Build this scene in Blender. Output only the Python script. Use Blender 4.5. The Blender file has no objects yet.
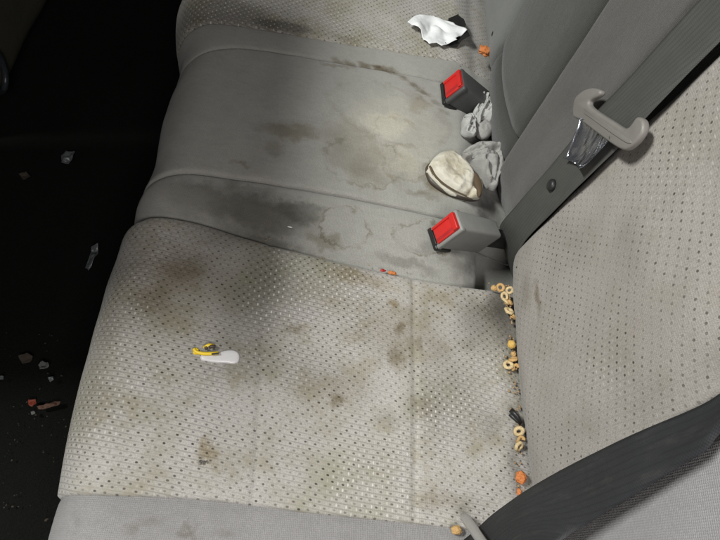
import bpy, bmesh, math, random
from mathutils import Vector, Matrix, noise
random.seed(7)
S = bpy.context.scene
COL = S.collection

# ------------------------------------------------------------------ camera
CAM = Vector((-0.33186, -0.05874, 0.62785))
ROT = Matrix(((0.9747782, -0.1466375, -0.1682407), (0.0474367, 0.8727575, -0.4858437), (0.2180762, 0.4656090, 0.8577010)))
FPX = 558.36
cam = bpy.data.cameras.new('camera')
cam.sensor_width = 36.0
cam.lens = 36.0 * FPX / 720.0
cam.clip_start = 0.02
cam.clip_end = 60
co = bpy.data.objects.new('camera', cam)
co.matrix_world = Matrix.Translation(CAM) @ ROT.to_4x4()
COL.objects.link(co)
S.camera = co

LEAN = 0.01832
def _ray(px):
    return ROT @ Vector(((px[0] - 360) / FPX, -(px[1] - 270) / FPX, -1.0))
def onz(px, z=0.0):
    d = _ray(px); return CAM + d * ((z - CAM.z) / d.z)
def onx(px, x=0.0):
    d = _ray(px); return CAM + d * ((x + LEAN * CAM.z - CAM.x) / (d.x - LEAN * d.z))

# ------------------------------------------------------------------ helpers
def crop(pts, s, ox, oy): return [(ox + x / s, oy + y / s) for x, y in pts]
def link(name, me, mat=None, parent=None):
    o = bpy.data.objects.new(name, me)
    COL.objects.link(o)
    if mat is not None and me is not None: me.materials.append(mat)
    if parent is not None: o.parent = parent
    return o
def obj(name, bm, mat, parent=None, smooth=True):
    me = bpy.data.meshes.new(name)
    bmesh.ops.recalc_face_normals(bm, faces=bm.faces)
    bm.to_mesh(me); bm.free()
    for p in me.polygons: p.use_smooth = smooth
    return link(name, me, mat, parent)
def tag(o, label, cat, group=None):
    o['label'] = label; o['category'] = cat
    if group: o['group'] = group
    return o
def thing(name, label, cat, group=None):
    return tag(link(name, None), label, cat, group)
def interp(tab):
    tab = sorted(tab)
    def f(x):
        if x <= tab[0][0]: return tab[0][1]
        if x >= tab[-1][0]: return tab[-1][1]
        for (x0, y0), (x1, y1) in zip(tab, tab[1:]):
            if x <= x1: return y0 + (y1 - y0) * (x - x0) / (x1 - x0)
    return f
def smooth_interp(tab, w):
    f = interp(tab)
    return lambda x: sum(f(x + w * k) * g for k, g in ((-1, .15), (-.5, .2), (0, .3), (.5, .2), (1, .15)))
def sstep(a, b, x):
    t = min(1, max(0, (x - a) / (b - a))); return t * t * (3 - 2 * t)
def nz(v, s=1.0): return noise.noise(Vector(v) * s)
def grid_mesh(P, UV):
    bm = bmesh.new(); uvl = bm.loops.layers.uv.new('UVMap')
    n, m = len(P), len(P[0])
    V = [[bm.verts.new(p) for p in r] for r in P]
    for i in range(n - 1):
        for j in range(m - 1):
            f = bm.faces.new((V[i][j], V[i + 1][j], V[i + 1][j + 1], V[i][j + 1]))
            for l, (a, b) in zip(f.loops, ((i, j), (i + 1, j), (i + 1, j + 1), (i, j + 1))):
                l[uvl].uv = UV[a][b]
    return bm
def grid_obj(name, P, UV, mat, parent, flip=False):
    bm = grid_mesh(P, UV)
    me = bpy.data.meshes.new(name)
    if flip: bmesh.ops.reverse_faces(bm, faces=bm.faces)
    bm.to_mesh(me); bm.free()
    for p in me.polygons: p.use_smooth = True
    return link(name, me, mat, parent)

# ------------------------------------------------------------------ node helpers
class NT:
    def __init__(s, name):
        s.m = bpy.data.materials.new(name); s.m.use_nodes = True
        s.t = s.m.node_tree; s.t.nodes.clear()
        s.out = s.n('ShaderNodeOutputMaterial')
        s.b = s.n('ShaderNodeBsdfPrincipled')
        s.t.links.new(s.b.outputs[0], s.out.inputs[0])
    def n(s, k): return s.t.nodes.new(k)
    def set(s, sock, v):
        if isinstance(v, bpy.types.NodeSocket): s.t.links.new(v, sock)
        else: sock.default_value = v
    def math(s, op, a, b=0.0, c=0.0, clamp=False):
        n = s.n('ShaderNodeMath'); n.operation = op; n.use_clamp = clamp
        for i, v in enumerate((a, b, c)): s.set(n.inputs[i], v)
        return n.outputs[0]
    def vmath(s, op, a, b=None):
        n = s.n('ShaderNodeVectorMath'); n.operation = op
        s.set(n.inputs[0], a)
        if b is not None: s.set(n.inputs[1], b)
        return n.outputs['Value' if op in ('LENGTH', 'DISTANCE') else 'Vector']
    def scale(s, a, f):
        n = s.n('ShaderNodeVectorMath'); n.operation = 'SCALE'; s.set(n.inputs[0], a); s.set(n.inputs['Scale'], f); return n.outputs[0]
    def rng(s, v, a, b, c=0.0, d=1.0, smooth=True):
        n = s.n('ShaderNodeMapRange'); n.interpolation_type = 'SMOOTHSTEP' if smooth else 'LINEAR'
        for i, x in enumerate((v, a, b, c, d)): s.set(n.inputs[i], x)
        return n.outputs[0]
    def mix(s, f, a, b, mode='MIX'):
        n = s.n('ShaderNodeMix'); n.data_type = 'RGBA'; n.blend_type = mode
        s.set(n.inputs['Factor'], f)
        ins = [i for i in n.inputs if i.type == 'RGBA']
        for sock, v in zip(ins, (a, b)):
            s.set(sock, v if isinstance(v, bpy.types.NodeSocket) else (*v, 1.0))
        return [o for o in n.outputs if o.type == 'RGBA'][0]
    def noise(s, vec, sc, det=3.0, rough=.55, out='Fac'):
        n = s.n('ShaderNodeTexNoise'); s.set(n.inputs['Vector'], vec)
        n.inputs['Scale'].default_value = sc; n.inputs['Detail'].default_value = det; n.inputs['Roughness'].default_value = rough
        return n.outputs['Fac' if out == 'Fac' else 'Color']
    def coord(s, k):
        n = s.n('ShaderNodeTexCoord'); return n.outputs[k]
    def sep(s, v):
        n = s.n('ShaderNodeSeparateXYZ'); s.set(n.inputs[0], v); return n.outputs
    def comb(s, x, y, z=0.0):
        n = s.n('ShaderNodeCombineXYZ')
        for i, v in enumerate((x, y, z)): s.set(n.inputs[i], v)
        return n.outputs[0]
    def bump(s, h, dist, strength=1.0):
        n = s.n('ShaderNodeBump'); n.inputs['Strength'].default_value = strength; n.inputs['Distance'].default_value = dist
        s.set(n.inputs['Height'], h); s.t.links.new(n.outputs[0], s.b.inputs['Normal'])
    def base(s, c): s.set(s.b.inputs['Base Color'], c if isinstance(c, bpy.types.NodeSocket) else (*c, 1))
    def rough(s, r): s.set(s.b.inputs['Roughness'], r)

def stain_shade_layers(T, col, stains, amp=.006):
    """soiling and painted shade with outlines of their own, at places on the cloth: (centre, rx, ry, rotation, strength, colour, softness, ring)"""
    P = T.coord('Object')
    d = T.vmath('SUBTRACT', T.noise(P, 38, 4, .65, 'Color'), (.5, .5, .5))
    P2 = T.vmath('ADD', P, T.scale(d, amp * 5))
    d2 = T.vmath('SUBTRACT', T.noise(P, 90, 4, .65, 'Color'), (.5, .5, .5))
    P3 = T.vmath('ADD', P, T.scale(d2, .016))
    for (c, rx, ry, rot, st, cc, soft, ring, flat) in stains:
        q = T.vmath('SUBTRACT', P3 if max(rx, ry) < .02 else P2, tuple(c))
        if rot:
            r = T.n('ShaderNodeVectorRotate'); r.rotation_type = 'Z_AXIS'
            T.set(r.inputs['Vector'], q); r.inputs['Angle'].default_value = -rot; q = r.outputs[0]
        q = T.vmath('MULTIPLY', q, (1 / rx, 1 / ry, 1 / max(rx, ry)) if flat else (.2 / max(rx, ry), 1 / ry, 1 / rx))
        L = T.vmath('LENGTH', q)
        if ring:
            k = T.math('ABSOLUTE', T.math('SUBTRACT', L, 1.0))
            m = T.rng(k, 0.0, soft, st, 0.0)
            m = T.math('MULTIPLY', m, T.rng(T.noise(P, 30, 2), .35, .6, .1, 1.0))
        else:
            m = T.rng(L, 1.0 - soft, 1.0, st, 0.0)
        col = T.mix(m, col, cc, 'MULTIPLY') if not isinstance(cc, str) else T.mix(m, col, (0, 0, 0))
    return col

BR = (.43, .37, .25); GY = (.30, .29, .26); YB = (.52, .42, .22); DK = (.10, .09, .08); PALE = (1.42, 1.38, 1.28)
def st(px, rx, ry, s, c, rot=0., soft=.7, ring=False, plane='z'):
    """a stain or painted shade centred where this spot of the cloth is; radii in millimetres"""
    p = onz(px) if plane == 'z' else onx(px)
    return (p, rx / 1000, ry / 1000, rot, s, c, soft, ring, plane == 'z')

def dotted_fabric(name, base, stains, P=.0056, Lc=.0112, dotc=(.030, .025, .018), dot_lo=.55, green=True, rr=(.0018, .00125), rib=1.0, shift=.5, skew=0.0, pipk=1.0, grime=.85, pipo=.60, jit=1.0):
    T = NT(name)
    uv = T.coord('UV'); x, y, _ = T.sep(uv)
    # slight weave wander
    w = T.sep(T.vmath('SUBTRACT', T.noise(uv, 9, 2, .5, 'Color'), (.5, .5, .5)))
    x = T.math('ADD', x, T.math('MULTIPLY', w[0], .010)); y = T.math('ADD', y, T.math('MULTIPLY', w[1], .008))
    if skew: y = T.math('SUBTRACT', y, T.math('MULTIPLY', x, skew))
    v = T.math('DIVIDE', y, P); row = T.math('FLOOR', v); cv = T.math('SUBTRACT', T.math('SUBTRACT', v, row), .5)
    off = T.math('FRACT', T.math('MULTIPLY', T.math('ADD', row, 1000.0), shift))
    u = T.math('ADD', T.math('DIVIDE', x, Lc), off); cell = T.math('FLOOR', u); cu = T.math('SUBTRACT', T.math('SUBTRACT', u, cell), .5)
    wn = T.n('ShaderNodeTexWhiteNoise'); wn.noise_dimensions = '2D'; T.set(wn.inputs['Vector'], T.comb(cell, row)); rnd = wn.outputs['Value']; rc = T.sep(wn.outputs['Color'])
    jx = T.math('MULTIPLY', T.math('SUBTRACT', rc[0], .5), .0024 * jit); jy = T.math('MULTIPLY', T.math('SUBTRACT', rc[1], .5), .0012 * jit)
    dx = T.math('ADD', T.math('MULTIPLY', cu, Lc), jx); dy = T.math('ADD', T.math('MULTIPLY', cv, P), jy)
    def spot(ox, ax, ay, lo=.55):
        a = T.math('DIVIDE', T.math('SUBTRACT', dx, ox), ax); b = T.math('DIVIDE', dy, ay)
        return T.rng(T.math('SQRT', T.math('ADD', T.math('MULTIPLY', a, a), T.math('MULTIPLY', b, b))), lo, 1.15, 1.0, 0.0)
    def spot2(dx2, ax, ay):
        a = T.math('DIVIDE', dx2, ax); b = T.math('DIVIDE', dy, ay)
        return T.rng(T.math('SQRT', T.math('ADD', T.math('MULTIPLY', a, a), T.math('MULTIPLY', b, b))), .55, 1.15, 1.0, 0.0)
    wear = T.rng(T.noise(uv, 11, 4, .65), .38, .60, dot_lo, 1.0)
    vis = T.math('MULTIPLY', wear, T.rng(rnd, 0, 1, .45, 1.0, False))
    dot = spot(0.0, rr[0], rr[1])
    cu2 = T.math('SUBTRACT', T.math('FRACT', T.math('ADD', u, pipo)), .5)
    pip = T.math('MULTIPLY', spot2(T.math('MULTIPLY', cu2, Lc), .0010, .0020), T.math('MULTIPLY', T.rng(T.noise(uv, 6, 3), .44, .64, .0, .62 * pipk), T.rng(rc[2], .1, .9, .25, 1.0, False)))
    # ribs run along the length, two to a row of dots
    ribs = T.math('ABSOLUTE', T.math('SINE', T.math('MULTIPLY', v, math.pi)))
    grove = T.math('MULTIPLY', T.rng(ribs, .05, .60, 1.0, 0.0), T.rng(T.noise(uv, 6, 3, .6), .36, .58, .30, 1.0))
    cross = T.math('SINE', T.math('MULTIPLY', x, 2 * math.pi / .0022))
    fine = T.noise(T.vmath('MULTIPLY', uv, (1.0, 3.0, 1.0)), 420, 3, .75)
    tone = T.noise(uv, 7, 4, .6)
    col = T.mix(tone, tuple(c * .84 for c in base), tuple(c * 1.14 for c in base))
    col = T.mix(T.rng(fine, .34, .62, .70, 0.0), col, tuple(c * .50 for c in base))
    col = T.mix(T.math('MULTIPLY', grove, .62 * rib), col, tuple(c * .36 for c in base))
    col = T.mix(T.rng(T.noise(uv, 17, 6, .72), .44, .70, 0, grime), col, (base[0] * .56, base[1] * .54, base[2] * .42))
    col = T.mix(T.rng(T.noise(uv, 5.5, 3, .6), .45, .68, 0, grime * .7), col, (base[0] * .60, base[1] * .61, base[2] * .50))
    col = stain_shade_layers(T, col, stains)
    col = T.mix(T.math('MULTIPLY', dot, T.math('MULTIPLY', vis, .97)), col, dotc)
    col = T.mix(pip, col, (.66, .64, .60))
    T.base(col); T.rough(.85)
    T.b.inputs['Specular IOR Level'].default_value = .25
    T.b.inputs['Sheen Weight'].default_value = .15; T.b.inputs['Sheen Roughness'].default_value = .5
    h = T.math('ADD', T.math('MULTIPLY', ribs, .55 * rib), T.math('MULTIPLY', cross, .10))
    h = T.math('SUBTRACT', h, T.math('MULTIPLY', dot, .6))
    h = T.math('ADD', h, T.math('ADD', T.math('MULTIPLY', pip, .15), T.math('MULTIPLY', fine, .5)))
    T.bump(h, .0005, .7)
    return T.m

def plain_fabric(name, base, stains=(), weave=.0016, wv=.25, dirt=.35):
    T = NT(name)
    uv = T.coord('UV'); x, y, _ = T.sep(uv)
    a = T.math('SINE', T.math('MULTIPLY', T.math('ADD', x, y), math.pi / weave)); b = T.math('SINE', T.math('MULTIPLY', T.math('SUBTRACT', x, y), math.pi / weave))
    w = T.math('MULTIPLY', a, b)
    P = T.coord('Object')
    fine = T.noise(P, 1100, 2, .65)
    tone = T.noise(P, 8, 5, .6)
    col = T.mix(tone, tuple(c * .80 for c in base), tuple(c * 1.18 for c in base))
    col = T.mix(T.rng(w, .1, .9, 0, wv), col, tuple(c * .45 for c in base))
    col = T.mix(T.rng(fine, .36, .64, .5, 0.0), col, tuple(c * .55 for c in base))
    nap = T.noise(T.vmath('MULTIPLY', P, (1.0, 2.2, 1.0)), 55, 5, .7)
    col = T.mix(T.rng(nap, .42, .68, 0, .30), col, tuple(c * .66 for c in base))
    col = T.mix(T.rng(T.noise(P, 17, 5, .65), .5, .75, 0, dirt), col, (base[0] * .60, base[1] * .56, base[2] * .48))
    col = stain_shade_layers(T, col, stains, .010)
    T.base(col); T.rough(.88)
    T.b.inputs['Specular IOR Level'].default_value = .2
    T.b.inputs['Sheen Weight'].default_value = .2; T.b.inputs['Sheen Roughness'].default_value = .5
    T.bump(T.math('ADD', T.math('MULTIPLY', w, .5), T.math('ADD', T.math('MULTIPLY', nap, 2.5), T.math('MULTIPLY', fine, 1.2))), .0004, .8)
    return T.m

def simple(name, base, rough=.5, metal=0.0, var=.15, vs=60, bump=0.0, spec=.5, bs=300, trans=0.0):
    T = NT(name); P = T.coord('Object')
    n = T.noise(P, vs, 4, .6)
    T.base(T.mix(n, tuple(c * (1 - var) for c in base), tuple(min(1, c * (1 + var)) for c in base)))
    T.rough(T.rng(T.noise(P, vs * 1.7, 3), .3, .7, max(.02, rough - .08), rough + .08)); T.b.inputs['Metallic'].default_value = metal
    T.b.inputs['Specular IOR Level'].default_value = spec
    if trans: T.b.inputs['Transmission Weight'].default_value = trans
    if bump: T.bump(T.noise(P, bs, 3), bump)
    return T.m

# ------------------------------------------------------------------ materials
INS = (.415, .395, .368)
seat_stain_shade = [
    st((165, 285), 110, 90, .45, BR, .3, .8), st((245, 285), 90, 110, .25, GY, .1, .8), st((95, 380), 40, 120, .30, BR, 0, .9), st((400, 330), 90, 60, .40, BR, .1, .8),  # broad entries also paint the dimmer light on the insert's left half
    st((455, 400), 70, 90, .30, GY, 0, .9), st((330, 390), 80, 34, .35, BR, .1, .8), st((505, 305), 34, 90, .85, GY, 0, .8), st((360, 280), 80, 20, .4, YB, -.1, .8),  # the strong grey entry darkens the insert along the crease
    st((180, 272), 48, 36, .65, BR, .2, .9), st((152, 300), 34, 30, .5, BR, 0, .9), st((268, 268), 40, 66, .35, GY, .2, .9),
    st((225, 235), 74, 30, .5, GY, 0, .9), st((250, 300), 66, 60, .45, GY, 0, .95), st((240, 350), 74, 60, .42, GY, .3, .95),  # grey entries here and above mix dirt with painted shade
    st((293, 331), 15, 12, .95, BR, 0, .8), st((303, 328), 17, 9, .4, YB, 0, .8),
    st((335, 401), 14, 16, .95, BR, .2, .75), st((337, 388), 9, 12, .4, BR, 0, .8), st((207, 455), 16, 24, .75, YB, 0, .8), st((204, 463), 6.5, 5.0, .95, DK, 0, .5),
    st((222, 467), 6, 4, .45, BR, 0, .7), st((396, 362), 16, 26, .8, BR, .2, .8), st((399, 330), 8, 16, .85, BR, -.3, .8), st((393, 305), 12, 9, .8, YB, 0, .7),
    st((418, 344), 8, 18, .5, BR, .2, .8), st((376, 285), 8, 9, .4, BR, 0, .8), st((350, 275), 40, 14, .4, YB, 0, .8),
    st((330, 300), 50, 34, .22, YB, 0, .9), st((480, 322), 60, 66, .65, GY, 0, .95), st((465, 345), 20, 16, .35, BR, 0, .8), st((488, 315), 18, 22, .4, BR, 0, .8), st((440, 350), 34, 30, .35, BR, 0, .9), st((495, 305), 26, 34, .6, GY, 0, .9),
    st((420, 405), 30, 22, .4, BR, 0, .85), st((385, 420), 26, 16, .25, GY, 0, .9), st((440, 500), 50, 18, .42, BR, 0, .9),
    st((490, 425), 22, 34, .35, GY, 0, .9), st((100, 330), 26, 60, .25, BR, 0, .95), st((300, 370), 90, 36, .20, GY, .1, .95), st((350, 340), 28, 20, .3, YB, 0, .9),
    st((358, 328), 6, 5, .4, BR, 0, .7), st((440, 300), 34, 14, .4, YB, 0, .8), st((286, 455), 4, 4, .5, BR, 0, .7), st((296, 444), 5, 4, .5, BR, 0, .7),
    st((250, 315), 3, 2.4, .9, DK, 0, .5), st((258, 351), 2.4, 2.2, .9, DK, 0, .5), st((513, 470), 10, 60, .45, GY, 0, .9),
    st((225, 12), 110, 60, .6, GY, 0, .6), st((285, 27), 60, 18, .75, GY, .0, .5), st((476, 30), 30, 50, .6, GY, 0, .8), st((345, 40), 40, 12, .45, BR, 0, .8), st((330, 10), 20, 40, .3, YB, 0, .9),  # far insert: left greys mix stain and painted shade, right grey is painted shadow
]
back_stain_shade = [
    st((543, 298), 9, 34, .75, BR, .0, .8, plane='x'), st((640, 250), 34, 60, .25, GY, 0, .9, plane='x'), st((604, 168), 14, 26, .25, BR, 0, .85, plane='x'), st((530, 290), 24, 40, .35, BR, 0, .9, plane='x'),  # third entry paints the shadow of the latch tongue
    st((575, 240), 60, 60, .18, GY, 0, .95, plane='x'), st((640, 330), 60, 40, .18, BR, 0, .95, plane='x'), st((522, 380), 16, 70, .3, GY, 0, .9, plane='x'),
]
tide = [((338, 63), .55), ((350, 66), .7), ((364, 67), .75), ((378, 70), .85), ((390, 74), .85), ((402, 80), .8), ((413, 87), .75), ((424, 95), .65), ((434, 104), .55), ((443, 114), .45)]
TIDE = [st(p, 17, 8, k, (.40, .33, .23), -.35, .75) for p, k in tide]
grey_stain_shade = TIDE + [st((395, 135), 110, 100, .55, PALE, .2, .5), st((150, 110), 90, 150, .25, GY, 0, .9), st((415, 105), 26, 30, .4, YB, .3, .6), st((350, 150), 52, 60, .26, BR, .2, .35), st((385, 168), 60, 40, .22, BR, .2, .3),
    st((440, 180), 44, 30, .55, BR, 0, .5), st((240, 195), 120, 18, .35, GY, -.05, .8), st((200, 195), 80, 40, .45, GY, 0, .8),  # grey entries paint shade on the left end of the bolster
    st((290, 134), 62, 24, .62, BR, .15, .75), st((275, 150), 24, 20, .4, BR, 0, .8), st((240, 165), 22, 8, .45, BR, 0, .8),
    st((345, 150), 34, 44, .14, BR, .2, .8), st((365, 178), 44, 34, .25, YB, .2, .6), st((388, 128), 48, 34, .5, PALE, .2, .5), st((405, 165), 22, 40, .35, PALE, .3, .5),
    st((390, 118), 96, 58, .22, BR, -.15, .13, True), st((362, 165), 60, 44, .42, BR, .1, .09, True), st((400, 150), 40, 60, .35, YB, .25, .08, True), st((410, 170), 30, 46, .28, YB, .3, .14, True),
    st((440, 190), 26, 16, .55, YB, 0, .6), st((420, 195), 40, 12, .4, BR, 0, .7), st((335, 68), 40, 7, .45, BR, -.03, .7), st((380, 70), 40, 9, .65, BR, -.12, .7), st((420, 92), 34, 8, .5, BR, -.5, .8),
    st((262, 215), 96, 40, .85, GY, -.05, .75), st((300, 213), 40, 26, .55, GY, 0, .55), st((265, 240), 90, 20, .8, GY, -.12, .8), st((345, 228), 34, 30, .6, BR, .3, .12, True), st((325, 238), 30, 18, .5, BR, 0, .6),  # greys are a spill plus shade under the insert edge, both in colour
    st((425, 238), 44, 28, .7, BR, .1, .12, True), st((430, 250), 34, 16, .4, GY, 0, .8), st((410, 262), 70, 12, .45, GY, -.1, .8), st((470, 262), 60, 26, .65, GY, 0, .8),  # last entry paints crease shade onto the bolster
    st((373, 249), 3.4, 3, .7, BR, 0, .6), st((452, 247), 4, 3, .7, BR, 0, .6), st((440, 246), 3, 2.5, .7, BR, 0, .6), st((231, 163), 2, 1.8, .9, DK, 0, .5),
    st((487, 125), 34, 90, .9, DK, 0, .85), st((494, 205), 40, 60, .9, DK, 0, .85), st((502, 258), 60, 44, .9, DK, 0, .6), st((180, 15), 20, 30, .3, BR, 0, .8), st((176, 44), 8, 24, .5, BR, 0, .7), st((255, 190), 60, 8, .3, GY, 0, .8),  # first three entries paint the crease shade behind the buckles
]
bol_stains = [st((190, 533), 22, 9, .5, BR, 0, .85), st((150, 522), 18, 8, .3, BR, 0, .85), st((132, 529), 12, 10, .35, BR, 0, .85), st((225, 535), 14, 7, .3, BR, 0, .85), st((80, 515), 20, 16, .2, GY, 0, .9)]
M_ins = dotted_fabric('dotted beige upholstery', INS, seat_stain_shade, skew=.12)
M_bins = dotted_fabric('dotted beige back upholstery', (.322, .298, .274), back_stain_shade, P=.0070, Lc=.0123, rr=(.00165, .0014), rib=.30, dot_lo=.30, shift=.75, pipk=.42, grime=.3, jit=.5)
M_grey = plain_fabric('grey velour', (.325, .320, .292), grey_stain_shade, .0013, .10, .18)
M_bol = plain_fabric('pale grey mesh fabric', (.27, .262, .26), bol_stains, .0019, .34, .10)
M_bolb = plain_fabric('pale grey mesh back fabric', (.31, .298, .304), (), .0019, .55, .10)
M_bolb2 = plain_fabric('pale grey ribbed back fabric', (.33, .318, .318), (), .0026, .3, .08)
M_cback = plain_fabric('charcoal grey velour', (.052, .052, .048), (), .0013, .08, .12)
M_cside = plain_fabric('warm grey velour', (.080, .075, .069), (), .0013, .08, .10)
M_fback = plain_fabric('ash grey velour', (.15, .155, .145), (), .0013, .08, .10)
M_red = simple('red plastic', (.46, .016, .013), .42, var=.12, vs=90, bump=.0003)
M_redd = simple('deep red plastic', (.30, .012, .012), .5)
M_buck = simple('grey buckle plastic', (.19, .19, .18), .55, var=.14, bump=.0002, bs=900)
M_buckd = simple('charcoal buckle plastic', (.055, .056, .056), .5, var=.14, bump=.0002, bs=900)
M_black = simple('black plastic', (.012, .012, .012), .45)
M_tongue = simple('grey tongue plastic', (.165, .155, .142), .5, var=.08, bump=.0001, bs=900)
M_plug = simple('black rubber plug', (.02, .02, .02), .6)
M_ring = simple('toasted oat cereal', (.45, .28, .11), .75, var=.25, vs=260, bump=.0012, bs=700)
M_ringp = simple('pale oat cereal', (.52, .40, .22), .75, var=.2, vs=260, bump=.0012, bs=700)
M_puff = simple('yellow corn puff', (.52, .33, .08), .7, var=.2, vs=200, bump=.0012, bs=600)
M_orange = simple('orange cracker', (.50, .165, .045), .75, var=.2, vs=300, bump=.0012, bs=600)
M_tissue = simple('white tissue paper', (.70, .71, .71), .85, var=.04, vs=40, bump=.0005, bs=160)
M_litp = simple('dusty paper scrap', (.12, .125, .12), .85, var=.2, vs=50)
M_litd = simple('dim plastic scrap', (.10, .11, .11), .35, var=.3, vs=50)
M_litr = simple('red orange scrap', (.20, .03, .012), .7, var=.2)
M_scrumb = simple('seat crumb', (.28, .18, .09), .85, var=.5, vs=40)
M_crumb = simple('dull crumb', (.045, .034, .024), .9, var=.5, vs=30)
M_litt = simple('tan scrap', (.10, .05, .032), .8, var=.3, vs=90)
M_wh = simple('white enamel plastic', (.58, .57, .57), .3, var=.05, vs=90)
M_yel = simple('yellow plastic', (.80, .56, .03), .4, var=.1)
M_dark = simple('dark brown plastic', (.05, .04, .03), .5)
M_blackp = simple('dark satin plastic', (.03, .034, .04), .3)
M_olive = simple('olive trim', (.075, .072, .052), .75, var=.2, vs=20, bump=.0006, bs=500, spec=.2)
M_chrome = simple('chrome', (.55, .56, .58), .18, 1.0, var=.05)
M_white_thread = simple('pale stitching cord', (.50, .48, .48), .8, var=.1, vs=300)
M_steel = simple('brushed grey steel', (.50, .50, .49), .35, .7, var=.1)

def carpet():
    T = NT('black carpet'); P = T.coord('Object')
    n = T.noise(P, 420, 3, .7); b = T.noise(P, 9, 4, .6)
    c = T.mix(n, (.0028, .0030, .0026), (.016, .017, .0150))
    c = T.mix(T.rng(b, .5, .75, 0, .5), c, (.007, .0075, .0065))
    c = T.mix(T.rng(T.noise(P, 190, 2, .6), .70, .78, 0, .55), c, (.022, .020, .016))
    T.base(c); T.rough(.95); T.b.inputs['Specular IOR Level'].default_value = .1
    T.bump(n, .004)
    return T.m
M_carpet = carpet()

def webbing(name, base, hi):
    T = NT(name); uv = T.coord('UV'); x, y, _ = T.sep(uv)
    w = T.math('MULTIPLY', T.math('SINE', T.math('MULTIPLY', x, 2 * math.pi / .0030)), T.math('SINE', T.math('MULTIPLY', y, 2 * math.pi / .0026)))
    n = T.noise(uv, 40, 4, .6)
    c = T.mix(n, base, hi)
    c = T.mix(T.rng(w, 0, 1, 0, .22), c, tuple(v * .55 for v in base))
    rb = T.math('SINE', T.math('MULTIPLY', y, 2 * math.pi / .0056))
    c = T.mix(T.rng(rb, .2, 1, 0, .35), c, tuple(v * .55 for v in base))
    c = T.mix(T.rng(T.noise(T.vmath('MULTIPLY', uv, (.4, 1.5, 1)), 60, 5, .7), .5, .75, 0, .16), c, (.11, .105, .095))
    c = T.mix(T.math('MULTIPLY', T.noise(uv, 700, 2), .25), c, tuple(v * 2.0 for v in base))
    T.base(c); T.rough(.6); T.b.inputs['Specular IOR Level'].default_value = .4
    T.bump(w, .0002, .35)
    return T.m
M_web = webbing('grey seat belt webbing', (.044, .044, .041), (.070, .070, .065))
M_web2 = webbing('black seat belt webbing', (.013, .0135, .015), (.022, .023, .025))

def clear_film():
    T = NT('dark film over metal'); P = T.coord('Object')
    T.base((.45, .46, .50)); T.b.inputs['Metallic'].default_value = .9; T.rough(.20)
    T.b.inputs['Coat Weight'].default_value = 1.0; T.b.inputs['Coat Roughness'].default_value = .05
    n = T.n('ShaderNodeTexNoise'); T.set(n.inputs['Vector'], T.vmath('MULTIPLY', P, (1., 2.2, .7))); n.inputs['Scale'].default_value = 24; n.inputs['Detail'].default_value = 1; n.inputs['Distortion'].default_value = 1.2
    T.bump(n.outputs['Fac'], .006, .8)
    return T.m
M_film = clear_film()

def suede():
    T = NT('soiled cream suede'); P = T.coord('Object')
    n = T.noise(P, 45, 4, .6); f = T.noise(P, 800, 2)
    c = T.mix(n, (.50, .475, .40), (.58, .56, .48))
    c = T.mix(T.rng(T.noise(P, 30, 4, .6), .48, .68, 0, .6), c, (.26, .21, .12))
    c = T.mix(T.math('MULTIPLY', f, .3), c, (.30, .27, .2))
    T.base(c); T.rough(.9); T.bump(T.math('ADD', n, T.math('MULTIPLY', f, .3)), .002)
    return T.m
M_suede = suede()
M_welt = simple('brown shoe binding', (.075, .05, .026), .85, var=.2)
M_sock = simple('grey knit cloth', (.26, .255, .24), .9, var=.25, vs=50, bump=.0008, bs=500, spec=.2)
M_cloth = simple('pale grey cloth', (.36, .36, .345), .9, var=.2, vs=60, bump=.0006, bs=500, spec=.2)

# ------------------------------------------------------------------ rear bench cushion
def yc(pts, z=0.0):
    return smooth_interp([(p.x, p.y) for p in (onz(q, z) for q in pts)], .03)
Y0 = yc([(100, 496), (150, 497), (200, 500), (250, 506), (300, 513), (400, 523), (465, 530), (540, 536)])
Y1 = yc([(130, 213), (150, 213), (180, 216), (200, 221), (250, 238), (300, 252), (350, 264), (400, 275), (450, 283), (505, 290)])
Y2 = yc([(158, 174), (180, 171), (215, 175), (260, 182), (330, 195), (420, 212), (488, 228)])
Y3 = yc([(186, 53), (195, 50), (215, 48), (240, 48), (290, 55), (330, 63), (400, 75), (455, 84)])
Y4 = yc([(185, 22), (200, 21), (215, 22), (250, 27), (305, 38), (350, 46), (400, 53), (440, 58), (480, 63)])
YN = lambda x: -.125
YF = lambda x: 1.12
XF = smooth_interp([(-.2, -.498), (-.03, -.506), (.03, -.514), (.10, -.520), (.228, -.522), (.344, -.524), (.372, -.521), (.399, -.514), (.426, -.506), (.492, -.508), (.60, -.511), (.668, -.511), (.692, -.525), (.726, -.535), (.77, -.545), (1.2, -.545)], .02)
RX, RZ = .062, .085

def profile(xf, nx):
    """points down the cushion from under the backrest over the front roll: (x, z, normal x, normal z, arc length)"""
    pts = []
    xb = .07
    for i in range(nx):
        t = i / (nx - 1); x = xb + (xf + RX - xb) * t
        z = -.03 * sstep(-.03, .08, x) + .004 * math.sin(math.pi * sstep(-.5, 0, x))
        pts.append([x, z])
    for i in range(1, 23):
        a = i / 22 * math.pi / 2
        pts.append([xf + RX - RX * math.sin(a) ** .92, -RZ * (1 - math.cos(a))])
    for i in range(1, 12):
        pts.append([xf + .05 * (i / 11) ** 1.5, -RZ - .24 * i / 11])
    out = []; s = 0
    for i, p in enumerate(pts):
        a = pts[max(0, i - 1)]; b = pts[min(len(pts) - 1, i + 1)]
        tx, tz = b[0] - a[0], b[1] - a[1]; L = math.hypot(tx, tz) or 1
        if i: s += math.hypot(p[0] - pts[i - 1][0], p[1] - pts[i - 1][1])
        nx_, nz_ = tz / L, -tx / L
        out.append((p[0], p[1], nx_, nz_, s))
    return out

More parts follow.
